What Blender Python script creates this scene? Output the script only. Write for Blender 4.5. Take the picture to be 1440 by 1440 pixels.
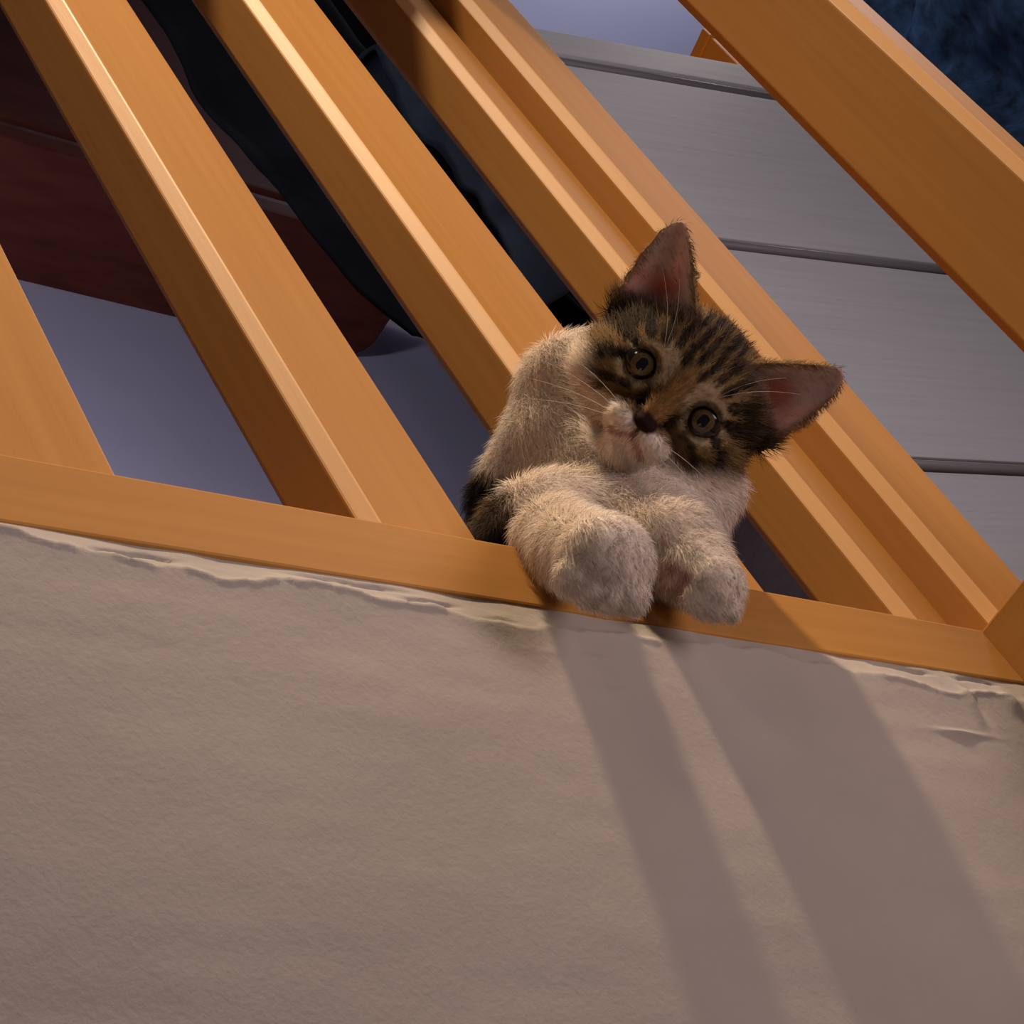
import bpy, bmesh, math
import numpy as np
from mathutils import Matrix, Vector

# ------------------------------------------------------------------ camera
S = bpy.context.scene
for o in list(bpy.data.objects):
    bpy.data.objects.remove(o, do_unlink=True)
COL = S.collection
FPX = 3100.0                                       # focal length in pixels of a 1440 px frame
CAM = np.array([0.0, -0.35, 1.75])
_u = np.array([-2029, -3020, 3100.0]); _u /= np.linalg.norm(_u)      # world up seen in camera axes (right, down, forward)
_x = np.array([3680, 710, 3100.0]); _x -= _u * (_x @ _u); _x /= np.linalg.norm(_x)
ROT = np.array([_x, np.cross(_u, _x), _u])         # camera axes -> world axes
cd = bpy.data.cameras.new('camera'); cam = bpy.data.objects.new('camera', cd); COL.objects.link(cam)
cd.sensor_fit = 'HORIZONTAL'; cd.sensor_width = 36.0; cd.lens = 36.0 * FPX / 1440.0
cd.clip_start = 0.02
right, down, fwd = ROT[:, 0], ROT[:, 1], ROT[:, 2]
M = Matrix(((right[0], -down[0], -fwd[0], CAM[0]),
            (right[1], -down[1], -fwd[1], CAM[1]),
            (right[2], -down[2], -fwd[2], CAM[2]), (0, 0, 0, 1)))
cam.matrix_world = M
S.camera = cam
cd.dof.use_dof = False

# ------------------------------------------------------------------ light
S.view_settings.view_transform = 'Standard'
S.view_settings.look = 'None'
S.view_settings.gamma = 1.0
S.view_settings.use_curve_mapping = False
S.view_settings.exposure = -0.12
w = bpy.data.worlds.new('world'); S.world = w; w.use_nodes = True
bg = w.node_tree.nodes['Background']
bg.inputs[0].default_value = (0.60, 0.52, 0.54, 1); bg.inputs[1].default_value = 0.08

def look_at(o, target):
    o.rotation_euler = (Vector(target) - o.location).to_track_quat('-Z', 'Y').to_euler()

def spot(name, loc, target, power, color, angle, blend, radius):
    l = bpy.data.lights.new(name, 'SPOT'); l.energy = power; l.color = color
    l.spot_size = math.radians(angle); l.spot_blend = blend; l.shadow_soft_size = radius
    o = bpy.data.objects.new(name, l); COL.objects.link(o); o.location = loc; look_at(o, target); return o

def point(name, loc, power, color, radius):
    l = bpy.data.lights.new(name, 'POINT'); l.energy = power; l.color = color; l.shadow_soft_size = radius
    o = bpy.data.objects.new(name, l); COL.objects.link(o); o.location = loc; return o

def area(name, loc, target, power, color, size):
    l = bpy.data.lights.new(name, 'AREA'); l.energy = power; l.color = color; l.shape = 'DISK'; l.size = size; l.spread = math.radians(70)
    o = bpy.data.objects.new(name, l); COL.objects.link(o); o.location = loc; look_at(o, target); return o

spot('warm_lamp', (0.38, -0.75, 4.20), (0.56, 0.0, 2.46), 225, (1.0, 0.75, 0.49), 32.0, 1.0, 0.06)
spot('eye_glint_spot', (-0.75, -1.10, 3.35), (0.58, 0.0, 2.36), 12, (1.0, 0.82, 0.66), 30.0, 0.8, 0.15)  # added spot, placed for the glint in the kitten's eyes
area('lower_fill', (1.25, -1.9, 1.6), (0.57, 0.0, 2.50), 3.7, (1.0, 0.78, 0.74), 1.2)  # added fill from below for the plaster, rail fronts and kitten
point('landing_fill', (1.35, -0.50, 3.20), 10.0, (0.80, 0.83, 1.0), 0.12)  # added cool fill for the drawer fronts and the kitten's right side
spot('back_wall_fill', (0.40, 0.15, 3.05), (1.30, 0.75, 3.62), 20, (0.84, 0.84, 1.0), 62, 1.0, 0.06)  # added spot that lifts the back wall and misses the balusters
point('ceiling_fill', (2.32, 0.06, 4.46), 6.0, (1.0, 0.90, 0.84), 0.08)  # added light to brighten the ceiling and the upper drawers

# ------------------------------------------------------------------ helpers
def tag(o, label=None, cat=None, group=None, kind=None):
    if label: o['label'] = label
    if cat: o['category'] = cat
    if group: o['group'] = group
    if kind: o['kind'] = kind
    return o

def empty(name, loc=(0, 0, 0), rz=0.0):
    o = bpy.data.objects.new(name, None); COL.objects.link(o)
    o.location = loc; o.rotation_euler = (0, 0, rz); o.empty_display_size = 0.05; return o

def link(name, me, mat=None, parent=None, smooth=False):
    o = bpy.data.objects.new(name, me); COL.objects.link(o)
    if mat and not me.materials: me.materials.append(mat)
    if parent: o.parent = parent
    if smooth: me.polygons.foreach_set('use_smooth', [True] * len(me.polygons))
    return o

def from_np(name, V, F, mat=None, parent=None, smooth=True):
    me = bpy.data.meshes.new(name)
    me.from_pydata([tuple(v) for v in V], [], [tuple(int(i) for i in f) for f in F]); me.update()
    return link(name, me, mat, parent, smooth)

def box(name, lo, hi, mat, parent=None, bevel=0.0, seg=2, origin=None):
    bm = bmesh.new(); bmesh.ops.create_cube(bm, size=1)
    lo = Vector(lo); hi = Vector(hi); c = (lo + hi) / 2; d = hi - lo
    for v in bm.verts: v.co = Vector((v.co.x * d.x, v.co.y * d.y, v.co.z * d.z)) + c
    if bevel > 0:
        bmesh.ops.bevel(bm, geom=bm.edges[:], offset=bevel, segments=seg, profile=0.6, affect='EDGES', clamp_overlap=True)
    me = bpy.data.meshes.new(name); bm.to_mesh(me); bm.free()
    return link(name, me, mat, parent)

def vnoise(P, freq, seed=0):
    """smooth value noise in -1..1 at points P (n,3)"""
    Q = np.asarray(P, float) * freq; I = np.floor(Q).astype(np.int64); Fr = Q - I; Fr = Fr * Fr * (3 - 2 * Fr)
    def h(i, j, k):
        n = (i * 374761393 + j * 668265263 + k * 2147483647 * 3 + seed * 144665) & 0xffffffff
        n = ((n ^ (n >> 13)) * 1274126177) & 0xffffffff
        n = ((n ^ (n >> 16)) * 2246822519) & 0xffffffff
        return ((n ^ (n >> 15)) & 0xffff) / 32767.5 - 1
    r = 0
    for a in (0, 1):
        for b in (0, 1):
            for c in (0, 1):
                wt = (Fr[:, 0] if a else 1 - Fr[:, 0]) * (Fr[:, 1] if b else 1 - Fr[:, 1]) * (Fr[:, 2] if c else 1 - Fr[:, 2])
                r = r + wt * h(I[:, 0] + a, I[:, 1] + b, I[:, 2] + c)
    return r

def sstep(a, b, x):
    t = np.clip((x - a) / (b - a), 0, 1); return t * t * (3 - 2 * t)

# ------------------------------------------------------------------ materials
def mat(name, color, rough=0.6, spec=0.3, noise=None, bump=None, coat=0.0, coat_rough=0.07, attr=None, sheen=0.0):
    """noise = (scale xyz, second colour, detail); bump = (scale xyz, strength, distance)"""
    m = bpy.data.materials.new(name); m.use_nodes = True
    nt = m.node_tree; N = nt.nodes; L = nt.links; b = N['Principled BSDF']
    b.inputs['Base Color'].default_value = (*color, 1); b.inputs['Roughness'].default_value = rough
    b.inputs['Specular IOR Level'].default_value = spec
    if coat: b.inputs['Coat Weight'].default_value = coat; b.inputs['Coat Roughness'].default_value = coat_rough
    if sheen: b.inputs['Sheen Weight'].default_value = sheen
    tc = N.new('ShaderNodeTexCoord')
    def tex(scale, detail, rough_=0.6):
        mp = N.new('ShaderNodeMapping'); mp.inputs['Scale'].default_value = scale
        L.new(tc.outputs['Object'], mp.inputs['Vector'])
        t = N.new('ShaderNodeTexNoise'); t.inputs['Scale'].default_value = 1.0
        t.inputs['Detail'].default_value = detail; t.inputs['Roughness'].default_value = rough_
        L.new(mp.outputs[0], t.inputs['Vector']); return t
    if attr:
        a = N.new('ShaderNodeVertexColor'); a.layer_name = attr; L.new(a.outputs['Color'], b.inputs['Base Color'])
    elif noise:
        t = tex(noise[0], noise[2]); r = N.new('ShaderNodeValToRGB')
        r.color_ramp.elements[0].position = 0.3; r.color_ramp.elements[1].position = 0.7
        r.color_ramp.elements[0].color = (*color, 1); r.color_ramp.elements[1].color = (*noise[1], 1)
        L.new(t.outputs[0], r.inputs[0]); L.new(r.outputs[0], b.inputs['Base Color'])
    if bump:
        t = tex(bump[0], 6); bp = N.new('ShaderNodeBump'); bp.inputs['Strength'].default_value = bump[1]
        bp.inputs['Distance'].default_value = bump[2]
        L.new(t.outputs[0], bp.inputs['Height']); L.new(bp.outputs[0], b.inputs['Normal'])
    return m

WOODA, WOODB = (0.50, 0.245, 0.068), (0.45, 0.210, 0.054)
wood_v = mat('varnished_beech_upright', WOODA, 0.60, 0.10, ((160, 160, 5), WOODB, 4), ((500, 500, 30), 0.06, 0.001))
wood_highlight = mat('painted_chamfer_highlight', (0.74, 0.42, 0.18), 0.5, 0.3, ((160, 160, 5), (0.68, 0.37, 0.15), 4), ((500, 500, 30), 0.06, 0.001))  # paler wood: the highlight along the chamfers is put into the colour
wood_x = mat('varnished_beech_lengthwise', WOODA, 0.60, 0.10, ((5, 160, 160), WOODB, 4), ((30, 500, 500), 0.06, 0.001))
wood_y = mat('varnished_beech_crosswise', WOODA, 0.60, 0.10, ((160, 5, 160), WOODB, 4), ((500, 30, 500), 0.06, 0.001))
plaster = mat('rough_white_plaster', (0.485, 0.435, 0.40), 0.9, 0.15, ((9, 9, 26), (0.44, 0.392, 0.36), 6), ((420, 420, 420), 0.15, 0.002))
plaster_b = mat('painted_landing_wall', (0.50, 0.47, 0.60), 0.9, 0.15, ((6, 6, 6), (0.47, 0.44, 0.56), 3))
ceil_m = mat('painted_ceiling', (0.62, 0.68, 0.98), 0.9, 0.1)
limed = mat('limed_wood', (0.66, 0.59, 0.54), 0.65, 0.2, ((4, 40, 130), (0.58, 0.51, 0.475), 5))
limed_d = mat('limed_wood_rail', (0.26, 0.22, 0.20), 0.5, 0.4, ((4, 40, 90), (0.20, 0.165, 0.15), 3))
mahog = mat('dark_red_brown_wood', (0.120, 0.030, 0.018), 0.65, 0.2, ((9, 50, 50), (0.075, 0.017, 0.012), 4))
mahog_sheen = mat('red_brown_painted_sheen', (0.20, 0.10, 0.09), 0.6, 0.3, ((14, 14, 14), (0.07, 0.025, 0.02), 3))  # lighter brown: sheen of an edge catching light, put into the colour
navy = mat('dark_navy_cloth', (0.006, 0.0065, 0.008), 0.95, 0.05, ((14, 14, 14), (0.003, 0.003, 0.004), 4))
slate = mat('slate_blue_towelling', (0.034, 0.042, 0.056), 0.95, 0.1, ((22, 22, 22), (0.020, 0.026, 0.036), 4))
blue = mat('mottled_blue_plush', (0.020, 0.048, 0.105), 0.95, 0.1, ((26, 26, 26), (0.004, 0.007, 0.014), 5))
orange = mat('bright_orange_card', (0.95, 0.26, 0.01), 0.6, 0.3)
floor_m = mat('landing_boards', (0.34, 0.20, 0.10), 0.5, 0.3, ((4, 60, 60), (0.28, 0.15, 0.07), 4))

# ------------------------------------------------------------------ the setting
ZT, ZB = 2.273, 2.2375            # top and bottom of the bottom rail
XC = 0.8046                       # inner corner: the railing turns towards the viewer here

TILT = 0.15                       # the plaster leans back below the rail
def wall_front():
    xs = np.concatenate([np.linspace(-0.6, 0.20, 12)[:-1], np.arange(0.20, XC, 0.0018), [XC + 0.0]])
    zs = np.concatenate([np.linspace(0.0, 1.95, 8)[:-1], np.arange(1.95, ZB - 0.055, 0.003), np.arange(ZB - 0.055, ZB + 0.004, 0.0010)])
    Xg, Zg = np.meshgrid(xs, zs); P = np.stack([Xg.ravel(), 0 * Xg.ravel(), Zg.ravel()], 1)
    x, z = P[:, 0], P[:, 2]
    n1 = vnoise(P * [1, 1, 2.2], 14, 1); n2 = vnoise(P, 95, 2); n3 = vnoise(P, 260, 3); ns = vnoise(P * [1, 1, 5], 24, 4)
    y = -0.0040 + 0.0006 * n1 + 0.00007 * n2 + 0.00005 * n3 + 0.00012 * ns
    # the plaster stands proud of the rail and is feathered back to it: a ragged strip that faces upwards
    Px = np.stack([x, 0 * x, 0 * x], 1)
    wdt = 0.0120 + 0.0022 * vnoise(Px, 22, 7) + 0.0016 * vnoise(Px, 80, 8) + 0.0008 * vnoise(P, 300, 12)
    wdt = wdt + 0.004 * np.exp(-((x - 0.495) / 0.030) ** 2) - 0.004 * np.exp(-((x - 0.60) / 0.05) ** 2) + 0.002 * sstep(.70, .75, x) - 0.003 * sstep(.32, .30, x)
    dz = (ZB - z)
    t = np.clip(1 - dz / wdt, 0, 1)
    lip = t ** 0.8 * (0.0050 + 0.0006 * vnoise(P, 60, 9)) + 0.0006 * np.exp(-((dz - wdt) / 0.0016) ** 2) * (vnoise(P, 70, 13) > -0.1) * -1
    y = y + lip
    # cracks running along the lip
    for (cx, cz, ln, sl, amp) in ((0.345, 0.0075, 0.030, -0.10, 0.004), (0.430, 0.004, 0.05, 0.02, 0.0025), (0.462, 0.0085, 0.022, -0.12, 0.004),
                                  (0.490, 0.0130, 0.016, 0.05, 0.0015), (0.715, 0.0035, 0.035, 0.03, 0.004), (0.765, 0.0040, 0.03, 0.0, 0.003)):
        zc = cz + sl * (x - cx) + 0.0012 * vnoise(Px, 120, 11)
        y = y + 0.55 * amp * np.exp(-((x - cx) / (ln * 0.5)) ** 4) * np.exp(-((dz - zc) / 0.0011) ** 2)
    # chips and scratches lower down
    for (cx, cz, rx, rz, a) in ((0.548, 0.030, 0.010, 0.006, 0.0004), (0.532, 0.040, 0.006, 0.0018, -0.0010), (0.745, 0.020, 0.002, 0.012, -0.0022), (0.752, 0.022, 0.0015, 0.010, 0.0018),
                                (0.728, 0.038, 0.018, 0.0012, -0.0012), (0.776, 0.018, 0.004, 0.006, -0.002), (0.525, 0.026, 0.02, 0.0015, -0.0005)):
        y = y + a * np.exp(-((x - cx) / rx) ** 2 - ((dz - cz) / rz) ** 2) * (1 + 0.6 * n2)
    y = np.where(z > ZB - 0.0006, np.maximum(y, 0.0004), y)
    dq = np.clip(dz, 0, 0.30); P[:, 1] = y + TILT * dq + 0.34 * dq ** 2
    nx, nz = len(xs), len(zs); ii = np.arange(nx * nz).reshape(nz, nx)
    F = np.stack([ii[:-1, :-1], ii[:-1, 1:], ii[1:, 1:], ii[1:, :-1]], -1).reshape(-1, 4)
    o = from_np('wall_front', P, F, plaster); tag(o, 'rough white plaster wall below the wooden railing', 'wall', kind='structure')
wall_front()
wr = box('wall_return', (XC + 0.004, -0.20, 0.0), (XC + 0.12, 0.0, ZB), plaster); tag(wr, 'short plaster wall under the turned end of the railing', 'wall', kind='structure')
o = box('floor', (-1.5, 0.062, 2.205), (3.2, 0.95, 2.258), floor_m); tag(o, 'wooden landing floor behind the railing', 'floor', kind='structure')
o = box('wall_back', (-1.5, 0.75, 2.258), (3.4, 0.85, 4.75), plaster_b); tag(o, 'lavender grey wall behind the railing', 'wall', kind='structure')
o = box('ceiling', (-1.5, -0.6, 4.75), (3.4, 0.85, 4.83), ceil_m); tag(o, 'pale lavender ceiling above the chest of drawers', 'ceiling', kind='structure')
o = box('wall_right', (3.2, -0.6, 2.258), (3.3, 0.75, 4.75), plaster_b); tag(o, 'end wall of the landing behind the blue blanket', 'wall', kind='structure')

# ------------------------------------------------------------------ railing
rail = empty('wooden_railing', (0.5, 0.02, ZB))
tag(rail, 'orange varnished wooden railing of square balusters the kitten leans through', 'railing')
def rchild(o):
    o.parent = rail; o.matrix_parent_inverse = rail.matrix_basis.inverted() if False else Matrix.Translation(-Vector((0.5, 0.02, ZB))); return o
rchild(box('bottom_rail', (-0.5, 0.0, ZB), (XC, 0.062, ZT), wood_x, bevel=0.0012))
rchild(box('bottom_rail', (XC, -0.20, ZB), (XC + 0.07, 0.062, ZT), wood_y, bevel=0.0012))
ZH = 3.00
rchild(box('handrail', (-0.5, -0.075, ZH), (XC + 0.078, 0.056, ZH + 0.05), wood_x, bevel=0.012, seg=3))
rchild(box('handrail', (XC - 0.012, -0.20, ZH), (XC + 0.078, -0.074, ZH + 0.05), wood_y, bevel=0.012, seg=3))
def baluster(x0, x1, y0, y1, name='baluster', c=0.0055):
    bm = bmesh.new(); pr = []
    cc = [(x0 + c, y0), (x1 - c, y0), (x1, y0 + c), (x1, y1 - c), (x1 - c, y1), (x0 + c, y1), (x0, y1 - c), (x0, y0 + c)]
    lo = [bm.verts.new((a, b, ZT - 0.002)) for a, b in cc]; hi = [bm.verts.new((a, b, ZH + 0.004)) for a, b in cc]
    for i in range(8): bm.faces.new((lo[i], lo[(i + 1) % 8], hi[(i + 1) % 8], hi[i]))
    bm.faces.new(lo[::-1]); bm.faces.new(hi)
    es = [e for e in bm.edges if abs(e.verts[0].co.z - e.verts[1].co.z) > 0.1]
    bmesh.ops.bevel(bm, geom=es, offset=0.0009, segments=2, profile=0.5, affect='EDGES')
    me = bpy.data.meshes.new(name); bm.to_mesh(me); bm.free()
    me.materials.append(wood_v); me.materials.append(wood_highlight)
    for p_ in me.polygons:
        n_ = p_.normal; p_.material_index = 1 if min(abs(n_.x), -n_.y) > 0.3 and abs(n_.z) < 0.3 else 0  # front chamfers get the painted highlight, back ones stay plain
    return rchild(link(name, me))
s0, s1 = 0.012, 0.049
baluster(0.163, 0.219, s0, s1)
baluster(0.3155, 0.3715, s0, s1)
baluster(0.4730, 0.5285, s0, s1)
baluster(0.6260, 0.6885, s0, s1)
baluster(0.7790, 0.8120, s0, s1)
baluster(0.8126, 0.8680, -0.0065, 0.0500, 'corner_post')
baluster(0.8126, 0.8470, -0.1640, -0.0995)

# ------------------------------------------------------------------ chest of drawers
DP = Vector((1.8276, 0.30, 0)); DA = math.radians(-9.2)
dr = empty('chest_of_drawers', (DP.x, DP.y, 2.258), DA)
tag(dr, 'tall limed wood chest with wide drawer fronts behind the railing', 'dresser')
Z0 = 2.258
def dbox(n, lo, hi, m, **k): return box(n, lo, hi, m, dr, **k)
DL, DR_ = -0.24, 0.42
dbox('body', (DL, 0.022, 0.0), (DR_, 0.36, 3.885 - Z0), limed_d, bevel=0.002)
rz = [3.8275 - Z0, 3.4215 - Z0, 3.0257 - Z0, 2.63 - Z0]
tops = [3.905 - Z0] + [r - 0.012 for r in rz]; bots = [r + 0.012 for r in rz] + [0.03]
o = dbox('top_panel', (DL, -0.002, bots[0]), (DR_, 0.37, tops[0]), limed, bevel=0.003)
for a, b in zip(tops[1:], bots[1:]):
    dbox('drawer_front', (DL, 0.0, b), (DR_, 0.024, a), limed, bevel=0.002)
def rod(z):
    V = []; F = []; n = 10; r = 0.0068
    for x in (DL, DR_):
        for k in range(n):
            t = 2 * math.pi * k / n; V.append((x, 0.006 + r * math.cos(t), z + 0.004 + r * math.sin(t)))
    for k in range(n): F.append((k, (k + 1) % n, n + (k + 1) % n, n + k))
    F.append(tuple(range(n))[::-1]); F.append(tuple(range(n, 2 * n)))
    return from_np('drawer_rail', V, F, limed_d, dr)
for z in rz: rod(z)
dd = Matrix.Translation((DP.x, DP.y, 0)) @ Matrix.Rotation(DA, 4, 'Z')
p = dd @ Vector((0.196, 0.0, 3.905))
ob = empty('orange_box', (p.x, p.y, 3.905), DA); tag(ob, 'bright orange box standing on top of the pale chest of drawers', 'box')
box('carton', (0.0, 0.003, 0.0), (0.12, 0.05, 0.085), orange, ob, bevel=0.002)
box('lid', (-0.002, 0.001, 0.085), (0.122, 0.052, 0.105), orange, ob, bevel=0.002)

# ------------------------------------------------------------------ dark wall cabinet with a rounded end
cb = empty('wall_cabinet', (1.0, 0.75, 3.742)); tag(cb, 'dark red-brown wooden wall cabinet with a rounded end', 'cabinet')
def outline(grow, xr=0.597, yf=-0.165, rad=0.115, xl=-1.2):
    pts = [(xl, 0.0), (xl, yf - grow), ]
    cx, cy = xr + grow - rad, yf - grow + rad * 0.75
    for k in range(13):
        t = -math.pi / 2 + math.pi / 2 * k / 12
        pts.append((cx + rad * math.cos(t), cy + rad * 0.75 * math.sin(t)))
    for k in range(6):
        t = math.pi / 2 * k / 5; pts.append((xr + grow - 0.04 + 0.04 * math.cos(t), -0.035 + 0.035 * math.sin(t)))
    return pts
def prism(name, pts, z0, z1, m, bev=0.0):
    bm = bmesh.new(); lo = [bm.verts.new((a, b, z0)) for a, b in pts]; hi = [bm.verts.new((a, b, z1)) for a, b in pts]; n = len(pts)
    for i in range(n): bm.faces.new((lo[i], lo[(i + 1) % n], hi[(i + 1) % n], hi[i]))
    f0 = bm.faces.new(lo[::-1]); f1 = bm.faces.new(hi)
    if bev: bmesh.ops.bevel(bm, geom=list(f0.edges) + list(f1.edges), offset=bev, segments=3, profile=0.5, affect='EDGES')
    me = bpy.data.meshes.new(name); bm.to_mesh(me); bm.free(); return link(name, me, m, cb)
prism('base_board', outline(0.0), 0.0, 0.028, mahog, 0.006)
prism('moulding', outline(-0.012), 0.028, 0.062, mahog_sheen, 0.008)
prism('body', outline(-0.026), 0.062, 0.80, mahog)
for xa, xb in ((-0.98, -0.52), (-0.50, -0.04), (-0.02, 0.44)):
    box('door', (xa, -0.149, 0.09), (xb, -0.138, 0.77), mahog, cb, bevel=0.004)

# ------------------------------------------------------------------ hanging cloths
def cloth(name, x0, x1, z0, z1, fn, nx, nz, m, flip=False):
    us = np.linspace(0, 1, nx); vs = np.linspace(0, 1, nz); A, B = np.meshgrid(us, vs)
    P = fn(A.ravel(), B.ravel()); ii = np.arange(nx * nz).reshape(nz, nx)
    F = np.stack([ii[:-1, :-1], ii[:-1, 1:], ii[1:, 1:], ii[1:, :-1]], -1).reshape(-1, 4)
    o = from_np(name, P, F, m)
    s = o.modifiers.new('thickness', 'SOLIDIFY'); s.thickness = 0.004; s.offset = 0
    return o
def fn_navy(a, b):
    z = 3.095 + 1.64 * b + 0.006 * np.sin(a * 11)
    xl = 1.026 + 0.085 * np.exp(-(z - 3.09) / 0.11); x = xl + (1.60 - xl) * a
    Q = np.stack([x, z, 0 * x], 1)
    y = 0.35 + 0.030 * sstep(0, .25, a) * np.sin(a * 23 + 1.2 * np.sin(b * 4)) + 0.010 * vnoise(Q, 7, 21) + 0.004 * vnoise(Q, 22, 22)
    return np.stack([x, y, z], 1)
o = cloth('hanging_cloth', 0, 1, 0, 1, fn_navy, 90, 90, navy); tag(o, 'black cloth hanging in folds behind the middle balusters', 'cloth')
def fn_towel(a, b):
    z = 3.06 + 0.42 * b; x = 1.17 + 0.215 * a + 0.006 * np.sin(b * 7)
    Q = np.stack([x, z, 0 * x], 1)
    y = 0.255 + 0.020 * np.cos(a * 13 + 2.0 * b) + 0.014 * vnoise(Q, 16, 25) + 0.006 * vnoise(Q, 40, 26) + 0.05 * sstep(0.90, 1.0, b)
    return np.stack([x, y, z], 1)
o = cloth('slate_towel', 0, 1, 0, 1, fn_towel, 50, 60, slate); tag(o, 'dark slate blue towel hanging in front of the black cloth', 'towel')
def fn_blue(a, b):
    y = -0.45 + 0.80 * a; z = 3.3 + 1.42 * b
    Q = np.stack([y, z, 0 * y], 1)
    x = 2.72 + 0.035 * np.sin(a * 17 + 1.5 * np.sin(b * 5)) + 0.035 * vnoise(Q, 9, 31) + 0.018 * vnoise(Q, 24, 32)
    return np.stack([x, y, z], 1)
o = cloth('blue_blanket', 0, 1, 0, 1, fn_blue, 90, 120, blue); tag(o, 'dark mottled blue plush blanket hanging at the upper right', 'blanket')

# ------------------------------------------------------------------ kitten
def pix(px, py, y):
    """point of the line of sight through a photo pixel at world depth y"""
    r = ROT @ np.array([px - 720.0, py - 720.0, FPX]); return CAM + r * ((y - CAM[1]) / r[1])
HC = pix(946, 552, -0.055)                                  # between the eyes
hw = CAM - HC; DIST = np.linalg.norm(hw); hw /= DIST        # face turned to the viewer
e = right * 0.732 + down * 0.681; e -= hw * (e @ hw); hu = e / np.linalg.norm(e); hv = np.cross(hw, hu)
HM = np.array([hu, hv, hw])                                 # world -> head axes (u across the face, v up the face, w out of the face)
KH = 1.0
def to_head(P): return (P - HC) @ HM.T * 1000.0 / KH        # in mm
def from_head(q): return HC + (np.asarray(q, float) * KH / 1000.0) @ HM

def smin(a, b, k):
    h = np.clip(0.5 + 0.5 * (b - a) / k, 0, 1); return b + (a - b) * h - k * h * (1 - h)
def ell(Q, c, r):
    r = np.asarray(r, float); q = (Q - np.asarray(c, float)) / r; l = np.linalg.norm(q, axis=1); g = np.linalg.norm(q / r, axis=1)
    return np.where(g > 1e-9, l * (l - 1) / np.maximum(g, 1e-9), -r.min())
def cap(Q, a, b, ra, rb):
    a = np.asarray(a, float); b = np.asarray(b, float); d = b - a; t = np.clip((Q - a) @ d / (d @ d), 0, 1)
    return np.linalg.norm(Q - a - t[:, None] * d, axis=1) - (ra + (rb - ra) * t)

EAR = dict(base=np.array([28.0, 22.0, -20.0]), tip=np.array([43.0, 53.0, -20.0]), half=17.0)
def ear_ab(H, sgn):
    q = H * [sgn, 1, 1]; ax = EAR['tip'] - EAR['base']; Ln = np.linalg.norm(ax); ax = ax / Ln
    nrm = np.array([0.30, -0.10, 1.0]); nrm -= ax * (nrm @ ax); nrm /= np.linalg.norm(nrm); bx = np.cross(nrm, ax)
    d = q - EAR['base']; return (d @ ax) / Ln, d @ bx, d @ nrm
def ear_half(a, b=None):
    t = np.clip(1 - np.clip(a, -0.3, 1), 0, 1.3)
    return np.where(b < 0, 18.5 * t ** 0.52, 16.5 * t ** 0.80) + 0.6
def ear_sdf(H, sgn):
    a, b, c = ear_ab(H, sgn); h = ear_half(a, b)
    mid = -7.5 * (1 - np.clip(np.abs(b) / h, 0, 1) ** 2) * np.clip(1 - a, 0, 1) ** 0.6 + 3.0 * a
    return np.maximum(np.maximum(np.abs(c - mid) - 1.25 - 0.8 * np.clip(0.6 - a, 0, 1), (np.abs(b) - h) * 0.8), np.maximum((a - 1) * 30, (-0.25 - a) * 30))

W = lambda px, py, y: pix(px, py, y) * 1000.0               # mm
def WD(px, py, d): return (CAM + ROT @ np.array([px - 720.0, py - 720.0, FPX]) * (d / FPX)) * 1000.0
BODY = [  # (point, radius mm, point, radius mm)
    (WD(796, 640, 0.930), 28, WD(900, 610, 0.925), 24),      # neck and side of the chest
    (WD(738, 712, 0.935), 23, WD(840, 690, 0.915), 25),      # near shoulder
    (WD(860, 690, 0.910), 25, WD(940, 720, 0.895), 22),      # breast
    (WD(890, 725, 0.885), 20, WD(925, 772, 0.848), 15),
    (WD(940, 705, 0.900), 19, WD(1000, 685, 0.905), 12),
    (np.array([575, 20, 2300.0]), 33, np.array([585, 110, 2302.0]), 38),   # trunk on the landing floor
    (np.array([585, 110, 2302.0]), 38, np.array([592, 185, 2306.0]), 44),
]
ARML = [W(785, 742, 0.006), W(780, 757, -0.006), W(808, 774, -0.022), W(846, 788, -0.038)]
ARML_R = [13, 12.5, 12.0, 14.0]
ARMR = [W(905, 735, -0.010), W(948, 772, -0.019), W(985, 808, -0.024), W(1002, 824, -0.026)]
ARMR_R = [16, 15.5, 12.0, 9.5]
PAWL = W(853, 792, -0.040); PAWR = W(1004, 828, -0.026)

def toes(P, c, rad):
    """four toes across the front of a paw that hangs towards the viewer"""
    out = None
    ax = right * 0.93 + down * 0.30; dn = down * 0.85 - right * 0.25 + fwd * -0.35
    for k, s_ in ((-1.5, 0.0), (-0.5, 1.0), (0.5, 1.0), (1.5, 0.0)):
        q = c + ax * k * rad * 0.42 + dn * rad * (0.56 + 0.14 * s_) - fwd * rad * 0.25
        d = np.linalg.norm(P - q, axis=1) - rad * 0.43
        out = d if out is None else smin(out, d, 1.2)
    return out

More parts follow.
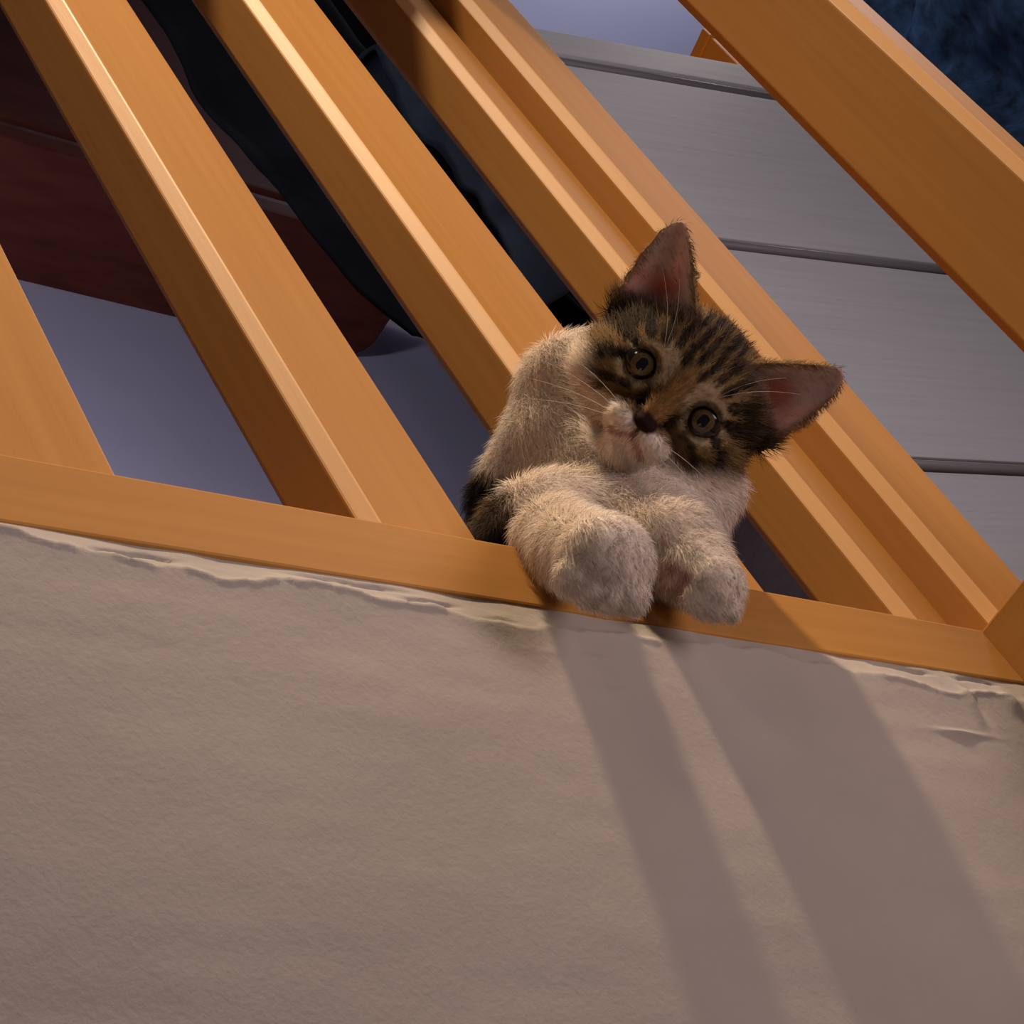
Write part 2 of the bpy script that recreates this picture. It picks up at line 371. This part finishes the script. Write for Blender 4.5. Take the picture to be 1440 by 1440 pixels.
SOLID = [(np.array([626.0, 12, 2271]), np.array([688.5, 49, 3000])), (np.array([473.0, 12, 2271]), np.array([528.5, 49, 3000])),
         (np.array([-500.0, 0, 2237.5]), np.array([804.0, 62, 2273])), (np.array([-500.0, 62, 2205]), np.array([900.0, 950, 2258]))]
def cat_sdf(Pm):
    """signed distance in mm at world points in mm"""
    H = to_head(Pm / 1000.0)
    d = ell(H, (0, 4, -30), (38, 30, 32))
    for s in (-1, 1):
        d = smin(d, ell(H, (s * 21, -10, -18), (19, 15.5, 17)), 8)
        d = smin(d, ell(H, (s * 14, 9, -6), (11, 8, 9)), 7)
    d = smin(d, cap(H, (0, 10, -4), (0, -12, 8), 7.0, 4.6), 6)
    for s in (-1, 1): d = smin(d, ell(H, (s * 6.4, -20.5, 3.5), (8.6, 7.0, 8.5)), 3.2)
    d = smin(d, ell(H, (0, -29.5, -3), (9, 7, 9)), 4.5)
    # mouth line
    for s in (-1, 1):
        m = cap(H, (0, -22.5, 13), (s * 8.0, -27.0, 8.5), 1.0, 0.8); d = np.maximum(d, -(m)) if False else -smin(-d, m, 1.5)
    d = smin(d, ell(H, (0, -16.2, 10.6), (4.4, 3.0, 3.4)), 1.5)
    # eye sockets
    for s in (-1, 1):
        d = -smin(-d, ell(H, (s * 16.5, 0.0, 5.5), (7.3, 7.1, 9.5)), 1.6)
    for s in (-1, 1): d = smin(d, ear_sdf(H, s), 3.0)
    b = None
    for a, ra, c, rc in BODY:
        q = cap(Pm, a, c, ra, rc); b = q if b is None else smin(b, q, 12)
    for A, R in ((ARML, ARML_R), (ARMR, ARMR_R)):
        arm = None
        for i in range(3):
            q = cap(Pm, A[i], A[i + 1], R[i], R[i + 1]); arm = q if arm is None else smin(arm, q, 5)
        c, rad = (PAWL, 15.5) if A is ARML else (PAWR, 10.5)
        arm = smin(arm, np.linalg.norm((Pm - c), axis=1) - rad, 6)
        arm = smin(arm, toes(Pm, c, rad), 2.2)
        b = smin(b, arm, 5)
    neck = cap(H, (0, 0, -42), (-30, -28, -64), 24, 24); b = smin(b, neck, 10)
    d = smin(d, b, 7)
    for lo_, hi_ in SOLID:                                  # soft body gives way where it leans on the wood
        q = np.abs(Pm - (lo_ + hi_) / 2) - (hi_ - lo_) / 2
        bx_ = np.linalg.norm(np.maximum(q, 0), axis=1) + np.minimum(q.max(1), 0)
        d = -smin(-d, bx_ - 0.6, 2.0)
    return d

def surface_nets(fn, lo, hi, h):
    n = np.ceil((hi - lo) / h).astype(int) + 1
    cs = 5; nc = (n // cs) + 2
    gx = [lo[i] + np.arange(nc[i]) * cs * h for i in range(3)]
    Gc = np.stack(np.meshgrid(*gx, indexing='ij'), -1).reshape(-1, 3)
    dc = fn(Gc).reshape(nc)
    near = np.abs(dc) < cs * h * 2.2
    big = np.repeat(np.repeat(np.repeat(near, cs, 0), cs, 1), cs, 2); sg = np.repeat(np.repeat(np.repeat(np.sign(dc), cs, 0), cs, 1), cs, 2)
    off = cs // 2
    m = np.zeros(n, bool); D = np.ones(n) * 99.0
    ix = [np.minimum((np.arange(n[i]) + off) // cs, nc[i] - 1) for i in range(3)]
    m = near[np.ix_(*ix)]; D = np.where(dc[np.ix_(*ix)] < 0, -99.0, 99.0)
    idx = np.argwhere(m); D[m] = fn(lo + idx * h)
    ins = D < 0
    c = np.zeros(np.array(n) - 1, int)
    for a in (0, 1):
        for b in (0, 1):
            for k in (0, 1): c += ins[a:n[0] - 1 + a, b:n[1] - 1 + b, k:n[2] - 1 + k]
    act = (c > 0) & (c < 8); cells = np.argwhere(act); vid = -np.ones(act.shape, int); vid[act] = np.arange(len(cells))
    acc = np.zeros((len(cells), 3)); cnt = np.zeros(len(cells))
    corners = [(a, b, k) for a in (0, 1) for b in (0, 1) for k in (0, 1)]
    for p in corners:
        for ax in range(3):
            if p[ax]: continue
            q = list(p); q[ax] = 1
            d0 = D[tuple((cells + p).T)]; d1 = D[tuple((cells + q).T)]; x = (d0 < 0) != (d1 < 0)
            t = np.where(x, d0 / np.where(x, d0 - d1, 1), 0)
            v = np.array(p, float)[None, :].repeat(len(cells), 0); v[:, ax] += t
            acc += v * x[:, None]; cnt += x
    V = lo + (cells + acc / cnt[:, None]) * h
    Fs = []
    for ax in range(3):
        u, w_ = [(1, 2), (2, 0), (0, 1)][ax]
        s0_ = [slice(1, -1)] * 3; s0_[ax] = slice(0, n[ax] - 1); s1_ = [slice(1, -1)] * 3; s1_[ax] = slice(1, n[ax])
        A = ins[tuple(s0_)]; B = ins[tuple(s1_)]
        for flip, msk in ((False, A & ~B), (True, ~A & B)):
            e_ = np.argwhere(msk); off_ = np.ones(3, int); off_[ax] = 0; e_ = e_ + off_
            du = np.zeros(3, int); du[u] = 1; dw = np.zeros(3, int); dw[w_] = 1
            q = [vid[tuple((e_ - du - dw).T)], vid[tuple((e_ - dw).T)], vid[tuple(e_.T)], vid[tuple((e_ - du).T)]]
            q = np.stack(q if not flip else q[::-1], 1); Fs.append(q)
    F = np.concatenate(Fs); F = F[(F >= 0).all(1)]
    return V, F

# -- coat colours: tabby head with white muzzle, white chest and paws
WHITE = np.array([0.88, 0.79, 0.71]); BLACK = np.array([0.012, 0.009, 0.008]); TAN = np.array([0.27, 0.17, 0.075])
BROWN = np.array([0.085, 0.048, 0.022]); PALE = np.array([0.55, 0.43, 0.27]); GREY = np.array([0.16, 0.125, 0.10])
PINK = np.array([0.86, 0.50, 0.43]); RED = np.array([0.55, 0.15, 0.09])
def mix(a, b, t): return a + (b - a) * t[:, None]
def seg_d(H, pts):
    best = None
    for (a, b) in zip(pts[:-1], pts[1:]):
        a = np.array(a, float); b = np.array(b, float); d = b - a; q = H[:, :2]
        t = np.clip((q - a) @ d / (d @ d), 0, 1); r = np.linalg.norm(q - a - t[:, None] * d, axis=1)
        best = r if best is None else np.minimum(best, r)
    return best
def coat(Pm):
    H = to_head(Pm / 1000.0); u, v, w_ = H.T; au = np.abs(u); sg = np.sign(u)
    n1 = vnoise(H, 0.12, 41); n2 = vnoise(H, 0.35, 42); n3 = vnoise(H, 0.9, 43)
    Hj = H.copy(); Hj[:, 0] += 0.9 * n2; Hj[:, 1] += 0.9 * vnoise(H, 0.35, 44); Hs = Hj.copy(); Hs[:, 0] = np.abs(Hj[:, 0])
    # head base
    c = np.tile(TAN, (len(H), 1)); c = mix(c, np.tile(BROWN, (len(H), 1)), sstep(-0.2, 0.8, n1 + 0.5 * n3))
    c = mix(c, np.tile(np.array([0.24, 0.115, 0.04]), (len(H), 1)), 0.8 * sstep(6, 2, au) * sstep(14, 4, v) * sstep(-18, -12, v))
    # pale rings and brows
    re = np.hypot(au - 16.5, v)
    c = mix(c, np.tile(PALE, (len(H), 1)), 0.95 * sstep(11.5, 9.0, re) * sstep(-0.9, 0.2, n2 + (v > 2) * 0.5 + (v < -5) * 0.6))
    c = mix(c, np.tile(PALE, (len(H), 1)), 0.8 * sstep(3.2, 1.4, seg_d(Hs, [(6.5, 2), (8.0, 9), (12, 12)])))
    # forehead stripes
    k = np.tile(BLACK, (len(H), 1)); bl = np.zeros(len(H))
    def stripe(pts, wd, s=1.0, sym=True):
        nonlocal bl
        dd_ = seg_d(Hs if sym else Hj, pts); bl = np.maximum(bl, s * sstep(wd + 0.7, wd - 0.7, dd_))
    stripe([(0.3, 15), (0, 23), (0.2, 36)], 1.5); stripe([(4.5, 11), (5.5, 18), (4.6, 26), (5.0, 38)], 1.8)
    stripe([(10.5, 14.5), (11.5, 21), (9.5, 29), (10, 38)], 2.0); stripe([(16, 13.5), (18, 19), (15.5, 27)], 2.0)
    stripe([(22, 11), (27, 16), (30, 20)], 2.4)
    stripe([(23.5, -1), (29, -5), (33, -12), (36, -20)], 2.3); stripe([(24, 5), (33, 5), (40, 1)], 2.6)
    stripe([(14, -9.5), (20, -11), (27, -16)], 1.7, 0.9); stripe([(8.5, -3.5), (7.0, -8), (5.0, -13)], 1.3, 0.85)
    stripe([(31, 10), (36, 7), (41, 10)], 5.0, 0.9)
    stripe([(25, -14), (31, -19)], 2.0, 0.8)
    bl = np.maximum(bl, 0.85 * sstep(8.6, 7.6, re))                    # dark lids
    bl *= np.clip(0.9 + 0.3 * n3, 0, 1)
    c = mix(c, k, bl)
    # white lower face
    lim = -16.3 - 1.4 * n2 - 2.5 * sstep(14, 24, au) + 2.5 * sstep(5, 2.0, au) * 0
    wm = sstep(1.2, -1.2, v - lim); wm = np.maximum(wm, 0)
    c = mix(c, np.tile(WHITE, (len(H), 1)), wm)
    c = mix(c, np.tile(TAN, (len(H), 1)), 0.45 * sstep(3.2, 1.2, seg_d(Hj, [(27, -20), (34, -26)])) )
    # nose and mouth
    nd = np.hypot(u / 5.8, (v + 15.8) / 3.9); c = mix(c, np.tile(np.array([0.022, 0.010, 0.010]), (len(H), 1)), sstep(1.15, 0.85, nd) * (w_ > 4))
    c = mix(c, np.tile(np.array([0.03, 0.012, 0.012]), (len(H), 1)), 0.9 * sstep(1.3, 0.6, seg_d(H, [(0, -18), (0, -22)])) * (w_ > 4))
    ml = np.minimum(seg_d(H, [(0, -22.2), (-5, -25.5), (-8, -26)]), seg_d(H, [(0, -22.2), (5, -25.5), (8, -26.5)]))
    c = mix(c, np.tile(np.array([0.30, 0.095, 0.095]), (len(H), 1)), 0.6 * sstep(2.0, 0.7, ml) * (w_ > 0))
    # ears
    for s in (-1, 1):
        a, b, cc = ear_ab(H, s); h = ear_half(a, b); inear = (a > -0.12) & (a < 1.15) & (np.abs(b) < h + 2) & (np.abs(cc) < 14) & (v > 10)
        mid = -7.5 * (1 - np.clip(np.abs(b) / h, 0, 1) ** 2) * np.clip(1 - a, 0, 1) ** 0.6 + 3.0 * a
        front = inear & (cc > mid) ; rim = sstep(0.80, 0.97, np.abs(b) / h)
        pk = mix(np.tile(PINK, (len(H), 1)), np.tile(np.array([0.66, 0.50, 0.44]), (len(H), 1)), sstep(-0.3, 0.5, n1 + 0.4 * (s * b > 0)))
        pk = mix(pk, np.tile(RED, (len(H), 1)), 0.9 * sstep(0.34, 0.06, np.hypot(a - 0.20, (b + 1.0) / 34)) )
        pk = mix(pk, np.tile(TAN * 1.3, (len(H), 1)), rim); pk = mix(pk, np.tile(BROWN, (len(H), 1)), sstep(0.10, -0.06, a) * 0.9)
        c = np.where(front[:, None], pk, c); c = np.where((inear & ~front)[:, None], mix(np.tile(BROWN, (len(H), 1)), np.tile(TAN, (len(H), 1)), rim), c)
    # body
    P = Pm; rel = (P / 1000.0 - CAM) @ ROT; px2 = np.stack([720 + FPX * rel[:, 0] / rel[:, 2], 720 + FPX * rel[:, 1] / rel[:, 2], 0 * rel[:, 0]], 1); far = sstep(0.832, 0.846, rel[:, 2])
    flank = far * sstep(12, -12, seg_d(px2, [(655, 690), (690, 740), (720, 760)]) - 44 + 12 * vnoise(P, 0.12, 51))
    back = sstep(30, 60, P[:, 1] + 6 * n1)
    tab = mix(np.tile(GREY, (len(P), 1)), np.tile(TAN * 0.9, (len(P), 1)), sstep(-0.3, 0.4, vnoise(P, 0.08, 52)))
    sp = sstep(0.15, 0.45, np.sin(P @ (right * 0.55 + down * 0.9) * 0.24 + 1.5 * vnoise(P, 0.06, 53)))
    tab = mix(tab, np.tile(BLACK, (len(P), 1)), sp * 0.9)
    cb_ = mix(np.tile(WHITE, (len(P), 1)), tab, np.maximum(flank, back))
    blk = far * sstep(8, -8, seg_d(px2, [(680, 772), (715, 752), (752, 728)]) - 17 + 6 * vnoise(P, 0.4, 54)); cb_ = mix(cb_, np.tile(BLACK, (len(P), 1)), blk * 0.95)
    org = sstep(3, -3, np.linalg.norm((P - W(800, 722, -0.022)), axis=1) - 5); cb_ = mix(cb_, np.tile(np.array([0.6, 0.33, 0.15]), (len(P), 1)), org * 0.6)
    for q in (W(975, 815, -0.04), W(955, 800, -0.04), W(968, 835, -0.04)):
        cb_ = mix(cb_, np.tile(np.array([0.42, 0.16, 0.15]), (len(P), 1)), 0.75 * sstep(2, -1, np.linalg.norm((P - q) - ((P - q) @ fwd)[:, None] * fwd, axis=1) - 2.0))
    ishead = sstep(5, 1, np.minimum(ell(H, (0, 4, -24), (40.5, 33, 36)), np.minimum(ear_sdf(H, 1), ear_sdf(H, -1))))
    ishead = np.maximum(ishead, sstep(3, -1, ell(H, (0, -20, 4), (17, 14, 16))))
    ishead = np.where((v < -20) & (w_ < -6), np.minimum(ishead, sstep(-30, -24, v)), ishead)
    return mix(cb_, c, ishead)

kit = empty('kitten', tuple(np.array([0.575, 0.03, ZT])))
tag(kit, 'tabby and white kitten leaning out between the balusters with its head tilted', 'kitten')
KI = Matrix.Translation(-Vector((0.575, 0.03, ZT)))
def kchild(o): o.parent = kit; o.matrix_parent_inverse = KI; return o
lo = np.array([485.0, -110.0, 2190.0]); hi = np.array([680.0, 240.0, 2400.0])
Vm, Fm = surface_nets(cat_sdf, lo, hi, 1.1)
Cv = coat(Vm)
eps = 0.6
def grad(P):
    g = np.stack([cat_sdf(P + np.eye(3)[i] * eps) - cat_sdf(P - np.eye(3)[i] * eps) for i in range(3)], 1); return g / np.maximum(np.linalg.norm(g, axis=1), 1e-9)[:, None]
def set_cols(me, C):
    a = me.color_attributes.new('coat', 'FLOAT_COLOR', 'POINT'); a.data.foreach_set('color', np.concatenate([C, np.ones((len(C), 1))], 1).astype(np.float32).ravel())
fur_m = mat('kitten_coat', (0.5, 0.4, 0.3), 0.9, 0.1, attr='coat')
hair_m = mat('kitten_hair', (0.5, 0.4, 0.3), 0.8, 0.15, attr='coat')
_n = hair_m.node_tree.nodes; _l = hair_m.node_tree.links
_t = _n.new('ShaderNodeBsdfTranslucent'); _m = _n.new('ShaderNodeMixShader'); _m.inputs[0].default_value = 0.35
_c = [q for q in _n if q.bl_idname == 'ShaderNodeVertexColor'][0]; _l.new(_c.outputs[0], _t.inputs[0])
_l.new(_n['Principled BSDF'].outputs[0], _m.inputs[1]); _l.new(_t.outputs[0], _m.inputs[2]); _l.new(_m.outputs[0], _n['Material Output'].inputs[0])
body = kchild(from_np('body', Vm / 1000.0, Fm, fur_m)); set_cols(body.data, Cv)

# -- eyes
def dome(name, c, r, z0, mat_, parent, n=28, m_=10, flat=1.0):
    """part of a sphere about head point c, from its front pole back to depth z0*r"""
    V = []; F = []; tmax = math.acos(z0)
    for j in range(m_ + 1):
        t = tmax * j / m_
        for k in range(n):
            f = 2 * math.pi * k / n; V.append(from_head((c[0] + r * math.sin(t) * math.cos(f) * flat, c[1] + r * math.sin(t) * math.sin(f), c[2] + r * math.cos(t))))
    for j in range(m_):
        for k in range(n): F.append((j * n + k, j * n + (k + 1) % n, (j + 1) * n + (k + 1) % n, (j + 1) * n + k)[::-1])
    return from_np(name, V, F, mat_, parent)
eye_d = mat('eye_rim', (0.010, 0.006, 0.005), 0.15, 0.3, coat=0.5)
iris_m = mat('hazel_iris', (0.13, 0.085, 0.034), 0.15, 0.25, ((900, 900, 900), (0.08, 0.050, 0.020), 3), coat=0.5)
pup_m = mat('pupil', (0.004, 0.004, 0.005), 0.08, 0.4, coat=0.5)
for s in (-1, 1):
    ec = (s * 16.5, 0.0, -7.0)
    eb = kchild(dome('eye', ec, 9.0, -0.2, eye_d, None))
    ir = dome('iris', ec, 9.12, 0.865, iris_m, None, m_=6); pu = dome('pupil', ec, 9.2, 0.955, pup_m, None, m_=4, flat=0.85)
    for c_ in (ir, pu): c_.parent = eb

# -- fur: short tapering hairs over the whole visible coat
rng = np.random.default_rng(5)
tri = np.concatenate([Fm[:, [0, 1, 2]], Fm[:, [0, 2, 3]]]); T0, T1, T2 = Vm[tri[:, 0]], Vm[tri[:, 1]], Vm[tri[:, 2]]
ar = np.linalg.norm(np.cross(T1 - T0, T2 - T0), axis=1) / 2
ar[(T0[:, 1] > 75)] *= 0.12
NH = 150000
pick = rng.choice(len(tri), NH, p=ar / ar.sum()); r1, r2 = rng.random(NH), rng.random(NH); f_ = r1 + r2 > 1; r1[f_] = 1 - r1[f_]; r2[f_] = 1 - r2[f_]
R0 = T0[pick] + (T1 - T0)[pick] * r1[:, None] + (T2 - T0)[pick] * r2[:, None]
Hh = to_head(R0 / 1000.0)
re = np.hypot(np.abs(Hh[:, 0]) - 16.5, Hh[:, 1]); near_eye = (re < 8.2) & (Hh[:, 2] > -14)
nose = (np.hypot(Hh[:, 0] / 5.6, (Hh[:, 1] + 15.8) / 3.7) < 1) & (Hh[:, 2] > 4)
ea_, eb_, _c2 = ear_ab(Hh * np.where(Hh[:, :1] < 0, [[-1, 1, 1]], [[1, 1, 1]]), 1)
inear = (ea_ > 0.05) & (np.abs(eb_) < 0.82 * ear_half(ea_, eb_)) & (np.abs(_c2) < 14) & (Hh[:, 1] > 14) & (rng.random(NH) < 0.88)
keep = ~(near_eye | nose | inear); R0 = R0[keep]; Hh = Hh[keep]; re = re[keep]
Nn = grad(R0)
ish = sstep(10, 0, ell(Hh, (0, 4, -22), (46, 38, 46)))
e1 = sstep(8, 3, np.minimum(ear_sdf(Hh, 1), ear_sdf(Hh, -1))) * (Hh[:, 1] > 14)
# comb: away from the nose on the head, down the limbs and chest on the body
flow_h = (Hh - np.array([0, -14, 14.0])) @ HM
flow_b = np.tile(down * 0.8 + right * 0.45 - fwd * 0.15, (len(R0), 1))
flow = flow_h / np.linalg.norm(flow_h, axis=1)[:, None] * ish[:, None] + flow_b * (1 - ish)[:, None]
flow -= Nn * (flow * Nn).sum(1)[:, None]; flow /= np.maximum(np.linalg.norm(flow, axis=1), 1e-6)[:, None]
jit = rng.normal(size=R0.shape) * 0.28
dirn = flow * 0.85 + Nn * 0.42 + jit; dirn /= np.linalg.norm(dirn, axis=1)[:, None]
face = sstep(-14, 4, Hh[:, 2]) * ish
LEN = (6.5 + 2.5 * rng.random(len(R0))) * (1 - 0.62 * face) * (1 - 0.55 * e1); LEN = np.where(re < 12, np.minimum(LEN, 2.0), LEN)
arm_d = np.minimum(np.linalg.norm(R0 - PAWL, axis=1) - 16, np.linalg.norm(R0 - PAWR, axis=1) - 13); LEN = LEN * (0.45 + 0.55 * sstep(0, 14, arm_d))
side = np.cross(dirn, Nn + 0.35 * rng.normal(size=R0.shape)); side /= np.linalg.norm(side, axis=1)[:, None]
wd = (0.11 + 0.05 * rng.random(len(R0)))[:, None]
Q1 = R0 - Nn * 0.3; Q2 = R0 + dirn * (LEN * 0.55)[:, None]; Q3 = R0 + dirn * LEN[:, None] + (flow * 0.25 - Nn * 0.12) * LEN[:, None]
HV = np.stack([Q1 - side * wd, Q1 + side * wd, Q2 + side * wd * 0.8, Q2 - side * wd * 0.8, Q3], 1).reshape(-1, 3)
base_i = np.arange(len(R0)) * 5
me = bpy.data.meshes.new('fur'); nv = len(HV); nh = len(R0)
li = np.stack([base_i, base_i + 1, base_i + 2, base_i + 3, base_i + 3, base_i + 2, base_i + 4], 1).ravel()
me.vertices.add(nv); me.vertices.foreach_set('co', (HV / 1000.0).astype(np.float32).ravel())
me.loops.add(len(li)); me.loops.foreach_set('vertex_index', li.astype(np.int32))
me.polygons.add(nh * 2); ls = (np.arange(nh)[:, None] * 7 + np.array([0, 4])).ravel(); me.polygons.foreach_set('loop_start', ls.astype(np.int32))
me.update(calc_edges=True); me.validate()
Ch = coat(R0) * (0.82 + 0.36 * rng.random(len(R0)))[:, None]
set_cols(me, np.repeat(Ch, 5, 0))
me.polygons.foreach_set('use_smooth', [True] * len(me.polygons))
nn = Nn * 0.9 + dirn * 0.15; nn /= np.linalg.norm(nn, axis=1)[:, None]
me.normals_split_custom_set_from_vertices(np.repeat(nn, 5, 0).tolist())
fur = kchild(link('fur', me, hair_m)); fur['kind'] = 'stuff'

# -- whiskers and brow hairs
wh_m = mat('whisker', (0.75, 0.68, 0.60), 0.5, 0.4)
def whisker(p0, d, ln, droop):
    p0 = np.array(p0, float); d = np.array(d, float); d /= np.linalg.norm(d); V = []; F = []; n = 8
    for i in range(n + 1):
        t = i / n; q = p0 + d * ln * t + np.array(droop) * t * t * ln; r = 0.11 * (1 - t) + 0.03
        for k in range(4):
            f = math.pi / 2 * k; V.append(from_head(q + np.array([0, math.cos(f), math.sin(f)]) * r))
    for i in range(n):
        for k in range(4): F.append((i * 4 + k, i * 4 + (k + 1) % 4, i * 4 + 4 + (k + 1) % 4, i * 4 + 4 + k))
    return kchild(from_np('whisker', V, F, wh_m))
for s in (-1, 1):
    for i, (dy, ln) in enumerate(((0.25, 38), (0.05, 44), (-0.15, 42), (-0.35, 34))):
        whisker((s * (9 + i * 0.6), -18 - 1.7 * i, 10 - i), (s, dy, 0.15), ln, (0, -0.25, -0.25))
    for dx, ln in ((0.25, 30), (0.55, 32)):
        whisker((s * 14, 9.5, 2.5), (s * dx, 1, 0.35), ln, (s * 0.25, -0.1, -0.1))
